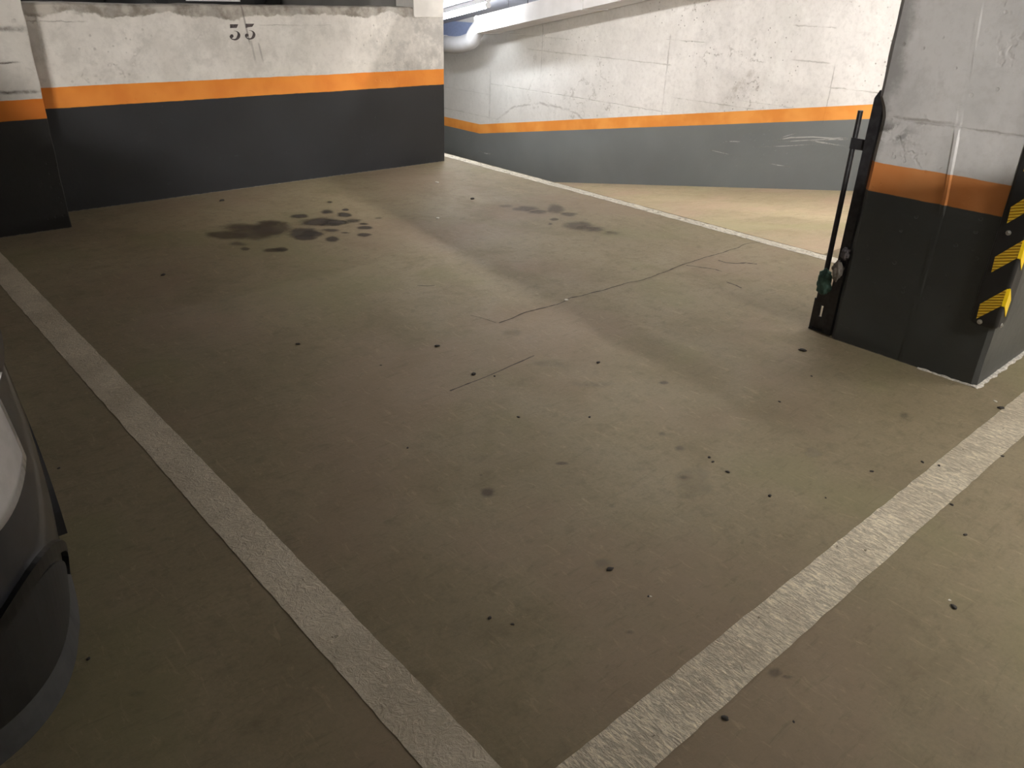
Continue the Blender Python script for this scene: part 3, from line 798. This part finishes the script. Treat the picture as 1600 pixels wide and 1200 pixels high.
# ------------------------------------------------------------------ lamps
def emit(name, col, st):
    m = bpy.data.materials.new(name); m.use_nodes = True
    t = m.node_tree; t.nodes.remove(t.nodes['Principled BSDF'])
    e = t.nodes.new('ShaderNodeEmission'); e.inputs[0].default_value = (*col, 1); e.inputs[1].default_value = st
    t.links.new(e.outputs[0], t.nodes['Material Output'].inputs[0]); return m
M_body = plain('lamp_body', (0.75, 0.76, 0.78), 0.4, var=0.03)

def lamp(p0, p1, strength, label, col=(1, .97, .92), r=0.02, group=None, shade=False):
    p0, p1 = Vector(p0), Vector(p1); c = (p0 + p1) / 2; d = (p1 - p0); L = d.length; d.normalize()
    root = empty('fluorescent_lamp', c, label, 'lamp', group)
    side = d.cross(Vector((0, 0, 1))).normalized(); up = side.cross(d)
    a, b = p0 - c, p1 - c
    bm = bmesh.new()
    vs = [bm.verts.new(q + side * s * w + up * h) for q in (a, b) for (s, w, h) in ((-1, .035, .035), (-1, .05, .085), (1, .05, .085), (1, .035, .035))]
    for f in ((0, 1, 2, 3), (7, 6, 5, 4), (0, 4, 5, 1), (1, 5, 6, 2), (2, 6, 7, 3), (3, 7, 4, 0)): bm.faces.new([vs[i] for i in f])
    obj('lamp_housing', bm, M_body, root)
    bm = bmesh.new(); tube(bm, a + d * 0.03, b - d * 0.03, r, n=12); obj('tube', bm, emit('tube_light', col, strength), root)
    if shade:  # added plate on one side, blocks the tube's light towards the left
        bm = bmesh.new()
        vs = [bm.verts.new(q + side * w + up * h) for q in (a, b) for (w, h) in ((-.045, -.050), (-.050, -.050), (-.055, .09), (-.050, .09))]
        for f in ((0, 1, 2, 3), (7, 6, 5, 4), (0, 4, 5, 1), (1, 5, 6, 2), (2, 6, 7, 3), (3, 7, 4, 0)): bm.faces.new([vs[i] for i in f])
        obj('added_shade_plate', bm, M_steel, root)
    for q, s in ((a, 1), (b, -1)):
        bm = bmesh.new(); tube(bm, q, q + d * s * 0.03, r * 1.15, n=14); tube(bm, q + d * s * 0.015, q + d * s * 0.015 + up * 0.04, 0.012, n=8)
        obj('tube_holder', bm, M_body, root)
    return root

def sl(x, y): return (x, y, ceil_z(y) - 0.095)
LAMPS = [  # only the first tube is in view; the others are unseen, fitted to brightness
    (sl(6.98, 8.25), sl(6.98, 9.35), 88, 'bright fluorescent tube on the low ceiling above the box duct', (0.95, 0.97, 1.0)),
    (sl(5.9, 3.3), sl(5.9, 4.7), 112, 'fluorescent tube over the top of the ramp, out of frame', (1, .965, .925)),
    ((3.955 + .165 * 3.1, 3.1, 2.412), (3.955 + .165 * 4.9, 4.9, 2.412), 345, 'fluorescent tube on the ceiling above the added square duct over the bay, out of frame', (1, .95, .88)),
    ((5.2, -1.2, 2.40), (6.6, -1.2, 2.40), 290, 'unseen fluorescent tube over the aisle right of the camera', (1, .955, .89)),
    ((0.5, 9.6, 3.314), (2.0, 9.6, 3.314), 200, 'unseen fluorescent tube over the raised deck behind the half wall', (1, .97, .93)),
    (sl(5.6, 5.6), sl(5.6, 7.6), 124, 'fluorescent tube half way down the ramp, out of frame', (1, .965, .925)),
    ((-4.0, -5.5, 2.40), (-2.8, -5.5, 2.40), 2150, 'unseen fluorescent tube at the far left end of the aisle', (1, .955, .89)),
    ((5.3, 1.6, 2.40), (5.3, 2.4, 2.40), 300, 'unseen fluorescent tube added behind the column to brighten the bay floor', (1, .955, .89)),  # added fill tube, lifts the bay floor near the column
    ((3.35, -2.0, 2.40), (3.35, -0.5, 2.40), 450, 'shaded fluorescent tube added unseen right of the camera to brighten the right floor', (1, .955, .89)),  # added fill tube for the right floor, its shade keeps the left dark
]
for p0, p1, st, lb, co in LAMPS:
    if st: lamp(p0, p1, st, lb, co, 0.03 if 'low ceiling' in lb else 0.06 if 'far left end' in lb else 0.012 if 'square duct' in lb else 0.02, shade='square duct' in lb or 'shaded' in lb)

# unseen wall added behind the camera, keeps lamp light off the left floor
bm = bmesh.new(); box(bm, -6, 3.1, -2.25, -2.0, -0.02, 1.61); struct('blocker_wall', bm, M_shell)
# unseen duct added under that tube; its edge casts the bay's shadow line
bm = bmesh.new()
def q_(y, off, z): return (3.74 + .165 * y + off, y, z)
for ya, yb in ((1.70, 6.2), (-2.5, 0.93)):
    vs = [bm.verts.new(q_(y, o_, z)) for o_ in (0, 0.45) for y in (ya, yb) for z in (1.95, 2.08)]
    for f in ((0, 1, 3, 2), (4, 6, 7, 5), (0, 4, 5, 1), (2, 3, 7, 6), (0, 2, 6, 4), (1, 5, 7, 3)): bm.faces.new([vs[i] for i in f])
for y in (2.2, 4.0, 5.8):
    for o_ in (0.05, 0.40):
        tube(bm, q_(y, o_, 2.08), q_(y, o_, 2.5), 0.006, n=8)
tag(obj('shadow_duct', bm, M_duct), 'unseen duct added above the bay to cast the shadow edge on floor and wall', 'duct')

# ------------------------------------------------------------------ cars
def paint(name, col, rough=0.35, coat=0.7):
    return plain(name, col, rough, metal=0.35, var=0.03, nscale=200, coat=coat)
M_carp = paint('car_paint', (0.030, 0.033, 0.042))
M_carp2 = paint('car_paint_dark', (0.012, 0.013, 0.014), 0.5, 0.2)
M_plast = plain('car_plastic', (0.014, 0.014, 0.014), 0.6)
M_black = plain('gloss_black', (0.004, 0.004, 0.004), 0.4)
M_lip = plain('car_lip', (0.050, 0.052, 0.055), 0.5)
M_glass = plain('car_glass', (0.02, 0.022, 0.025), 0.05, spec=0.8)
M_lens = plain('headlight_lens', (0.62, 0.62, 0.64), 0.18, spec=0.8, var=0.05, coat=1.0)
M_tyre = plain('tyre_rubber', (0.015, 0.015, 0.015), 0.8)
M_rim = plain('rim_alloy', (0.45, 0.45, 0.46), 0.3, metal=0.8)
M_plate = plain('plate_white', (0.85, 0.85, 0.80), 0.4, var=0.02)

class Car:
    """nose at local y = 0 pointing to -Y, length 4.3"""
    L = 4.3; W = 0.90; N = 6.0
    def prof(s, v):            # width scale with height share v
        return 0.955 + 0.045 * math.sin(PI * min(1, v * 0.85 + 0.18)) if v < 0.85 else 0.994 - 0.05 * ((v - 0.85) / 0.15) ** 1.6
    def ztop(s, y):
        if y < 1.0: return 0.93 + 0.07 * (y / 1.0)
        return 1.0 + 0.02 * min(1, (y - 1) / 2)
    def pt(s, a, v, grow=0.0):
        ca, sa = math.cos(a), math.sin(a)
        k = s.prof(v)
        x = math.copysign(abs(ca) ** (2 / s.N), ca) * s.W * k
        y = s.L / 2 + math.copysign(abs(sa) ** (2 / s.N), sa) * s.L / 2 * (1 - (1 - k) * 0.6)
        # the corners pull in a little under the bumper
        z = 0.20 + (s.ztop(y) - 0.20) * v
        nx, ny = (x / s.W) ** 5 / s.W, ((y - s.L / 2) / (s.L / 2)) ** 5 / (s.L / 2)
        n = Vector((nx, ny, 0)); n = n.normalized() if n.length else n
        return Vector((x, y, z)) + n * grow
    def patch(s, a0, a1, v0, v1, grow, na=24, nv=8, arch=None, thick=True):
        bm = bmesh.new(); G = []
        for i in range(na + 1):
            t = i / na; a = a0 + (a1 - a0) * t
            lo, hi = (v0(t) if callable(v0) else v0), (v1(t) if callable(v1) else v1)
            G.append([bm.verts.new(s.pt(a, lo + (hi - lo) * j / nv, grow)) for j in range(nv + 1)])
        for A, B in zip(G, G[1:]):
            for j in range(nv): bm.faces.new((A[j], B[j], B[j + 1], A[j + 1]))
        if thick:   # return edges to the body
            rim = [g[0] for g in G] + G[-1][1:] + [g[-1] for g in G[::-1]][1:] + G[0][::-1][1:-1]
            cen = Vector((0, s.L / 2, 0))
            inn = []
            for v in rim:
                d = Vector((v.co.x / s.W ** 2 * 0.4 , (v.co.y - s.L / 2) / 4, 0)); d.normalize()
                inn.append(bm.verts.new(v.co - d * (grow + 0.012)))
            for i in range(len(rim)): bm.faces.new((rim[i], rim[(i + 1) % len(rim)], inn[(i + 1) % len(rim)], inn[i]))
        return bm

def make_car(loc, label, body, dim=False, plate_z=0.36):
    c = Car(); root = empty('car', loc, label, 'car')
    na, nv = 160, 22
    bm = bmesh.new(); G = []
    for i in range(na):
        # denser sampling round the corners
        a = 2 * PI * i / na; a = a - 0.23 * math.sin(4 * a)
        G.append([bm.verts.new(c.pt(a, j / nv)) for j in range(nv + 1)])
    for i in range(na):
        A, B = G[i], G[(i + 1) % na]
        for j in range(nv): bm.faces.new((A[j], B[j], B[j + 1], A[j + 1]))
    # bonnet / deck, slightly crowned
    prev = [g[-1] for g in G]
    for r in (0.985, 0.95, 0.85, 0.65, 0.4, 0.15):
        ring = []
        for g in G:
            q = g[-1].co; x, y = q.x * r, c.L / 2 + (q.y - c.L / 2) * r
            ring.append(bm.verts.new((x, y, c.ztop(y) + 0.035 * (1 - r ** 3) + 0.012 * (r < 0.99))))
        for i in range(na): bm.faces.new((prev[i], prev[(i + 1) % na], ring[(i + 1) % na], ring[i]))
        prev = ring
    bm.faces.new(prev)
    bm.faces.new([g[0] for g in G][::-1])
    obj('body', bm, body, root, smooth=True)
    # cabin
    bm = bmesh.new(); rings = []
    for (z, yf, yb, w, ) in ((1.02, 1.02, 4.18, 0.80), (1.20, 1.36, 4.08, 0.74), (1.40, 1.72, 3.92, 0.66), (1.47, 1.95, 3.80, 0.61)):
        ring = []
        for i in range(64):
            a = 2 * PI * i / 64; ca, sa = math.cos(a), math.sin(a)
            ring.append(bm.verts.new((math.copysign(abs(ca) ** 0.4, ca) * w, (yf + yb) / 2 + math.copysign(abs(sa) ** 0.4, sa) * (yb - yf) / 2, z)))
        rings.append(ring)
    for A, B in zip(rings, rings[1:]):
        for i in range(64): bm.faces.new((A[i], A[(i + 1) % 64], B[(i + 1) % 64], B[i]))
    bm.faces.new(rings[0][::-1])
    obj('windows', bm, M_glass, root, smooth=True)
    bm = bmesh.new()
    last = None
    for r, z in ((1.02, 1.465), (1.0, 1.485), (0.8, 1.505), (0.4, 1.515), (0.1, 1.517)):
        ring = [bm.verts.new((v[0] * r, 2.875 + (v[1] - 2.875) * r, z)) for v in [(math.copysign(abs(math.cos(2 * PI * i / 64)) ** 0.4, math.cos(2 * PI * i / 64)) * 0.61, 2.875 + math.copysign(abs(math.sin(2 * PI * i / 64)) ** 0.4, math.sin(2 * PI * i / 64)) * 0.925) for i in range(64)]]
        if last:
            for i in range(64): bm.faces.new((last[i], last[(i + 1) % 64], ring[(i + 1) % 64], ring[i]))
        last = ring
    bm.faces.new(last)
    obj('roof', bm, body, root, smooth=True)
    # wheels
    for sx in (-1, 1):
        for wy in (0.85, 3.45):
            x = sx * (c.W - 0.135)
            bm = bmesh.new()
            prof = [(0.0, 0.19), (0.0, 0.30), (0.02, 0.325), (0.18, 0.325), (0.20, 0.30), (0.20, 0.19)]
            R_ = []
            for i in range(40):
                t = 2 * PI * i / 40
                R_.append([bm.verts.new((x + sx * (0.10 - u), wy + r * math.cos(t), 0.325 + r * math.sin(t))) for u, r in prof])
            for i in range(40):
                A, B = R_[i], R_[(i + 1) % 40]
                for j in range(5): bm.faces.new((A[j], B[j], B[j + 1], A[j + 1]))
            w = obj('wheel', bm, M_tyre, root, smooth=True)
            bm = bmesh.new(); tube(bm, (x + sx * 0.03, wy, 0.325), (x + sx * 0.085, wy, 0.325), 0.195, 0.19, 32)
            for k in range(5):
                t = 2 * PI * k / 5
                tube(bm, (x + sx * 0.09, wy, 0.325), (x + sx * 0.088, wy + 0.18 * math.cos(t), 0.325 + 0.18 * math.sin(t)), 0.028, 0.018, 8)
            obj('rim', bm, M_rim, w)
            bm = bmesh.new()      # arch trim
            for i in range(20):
                t0, t1 = PI * i / 20 - 0.05, PI * (i + 1) / 20 - 0.05
                q = []
                for t in (t0, t1):
                    for r in (0.345, 0.385):
                        q.append((wy + r * math.cos(t), 0.325 + r * math.sin(t)))
                xx = sx * (c.W - 0.026); xi = sx * (c.W - 0.09)
                vs = [bm.verts.new((X_, y, z)) for X_ in (xi, xx) for y, z in q]
                bm.faces.new((vs[4], vs[6], vs[7], vs[5])); bm.faces.new((vs[0], vs[2], vs[6], vs[4])); bm.faces.new((vs[1], vs[5], vs[7], vs[3]))
            obj('wheel_arch', bm, body, root)
    F = -PI / 2
    # nose fittings: a runs round the outline, F is the middle of the nose
    for s in (-1, 1):
        e0, e1 = F + s * 0.16, F + s * 0.86
        h = obj('headlight', c.patch(e0, e1, lambda t: 0.62 - 0.04 * math.sin(PI * t) , lambda t: 0.885 - 0.01 * t, 0.004), M_lens, root, smooth=True)
        obj('fog_recess', c.patch(F + s * 0.16, F + s * 1.0, 0.05, lambda t: 0.05 + 0.32 * max(0, math.cos((t * 2 - 1) * PI / 2)) ** 0.55, 0.005, nv=10), M_plast, root)
    def seam(a0, a1, v, w):
        return c.patch(a0, a1, v, v + w, 0.006, na=60, nv=1)
    obj('bonnet_seam', seam(F - 1.55, F + 1.55, 0.905, 0.009), M_plast, root)
    for s in (-1, 1):
        obj('fog_trim', c.patch(F + s * 0.16, F + s * 1.04, lambda t: 0.05 + 0.33 * max(0, math.cos((t * 2 - 1) * PI / 2)) ** 0.55, lambda t: 0.075 + 0.35 * max(0, math.cos((t * 2 - 1) * PI / 2)) ** 0.55, 0.012, nv=2), M_black, root)
    obj('lower_grille', c.patch(F - 0.10, F + 0.10, 0.06, 0.34, 0.005), M_plast, root)
    obj('upper_grille', c.patch(F - 0.14, F + 0.14, 0.55, 0.76, 0.005), M_plast, root)
    # chin spoiler
    bm = bmesh.new(); G = []
    for i in range(81):
        a = F - 1.42 + 2.84 * i / 80
        q = c.pt(a, 0.0)
        n = Vector(((q.x / c.W) ** 3, -1.0 if abs(q.x) < c.W * 0.9 else -0.5, 0)).normalized()
        G.append([bm.verts.new(q + Vector((0, 0, 0.035)) - n * 0.02), bm.verts.new(q + n * 0.004 + Vector((0, 0, 0.045))), bm.verts.new(q + n * 0.018 + Vector((0, 0, -0.035))), bm.verts.new(q - n * 0.05 + Vector((0, 0, -0.055)))])
    for A, B in zip(G, G[1:]):
        for j in range(4): bm.faces.new((A[j], B[j], B[(j + 1) % 4], A[(j + 1) % 4]))
    obj('chin_spoiler', bm, M_lip, root)
    bm = bmesh.new(); box(bm, -0.26, 0.26, -0.022, -0.010, plate_z, plate_z + 0.11)
    obj('number_plate', bm, M_plate, root)
    return root

make_car((-0.625, 1.36, 0), 'dark grey car parked left of the bay, only its rounded bumper corner in view', M_carp)
q = P(334, 2, 1, 8.0)
make_car((q.x, 8.02, q.z - 0.36 + 0.0), 'black car on the raised deck behind the half wall, only bumper and plate showing', M_carp2)

# ------------------------------------------------------------------ world and view
w = bpy.data.worlds.new('world'); sc.world = w; w.use_nodes = True
w.node_tree.nodes['Background'].inputs[0].default_value = (0.9, 0.95, 1, 1)
w.node_tree.nodes['Background'].inputs[1].default_value = 0.02
sc.cycles.max_bounces = 8
vs = sc.view_settings
vs.view_transform = 'Standard'; vs.look = 'None'; vs.gamma = 1; vs.use_curve_mapping = False
vs.exposure = 0.0
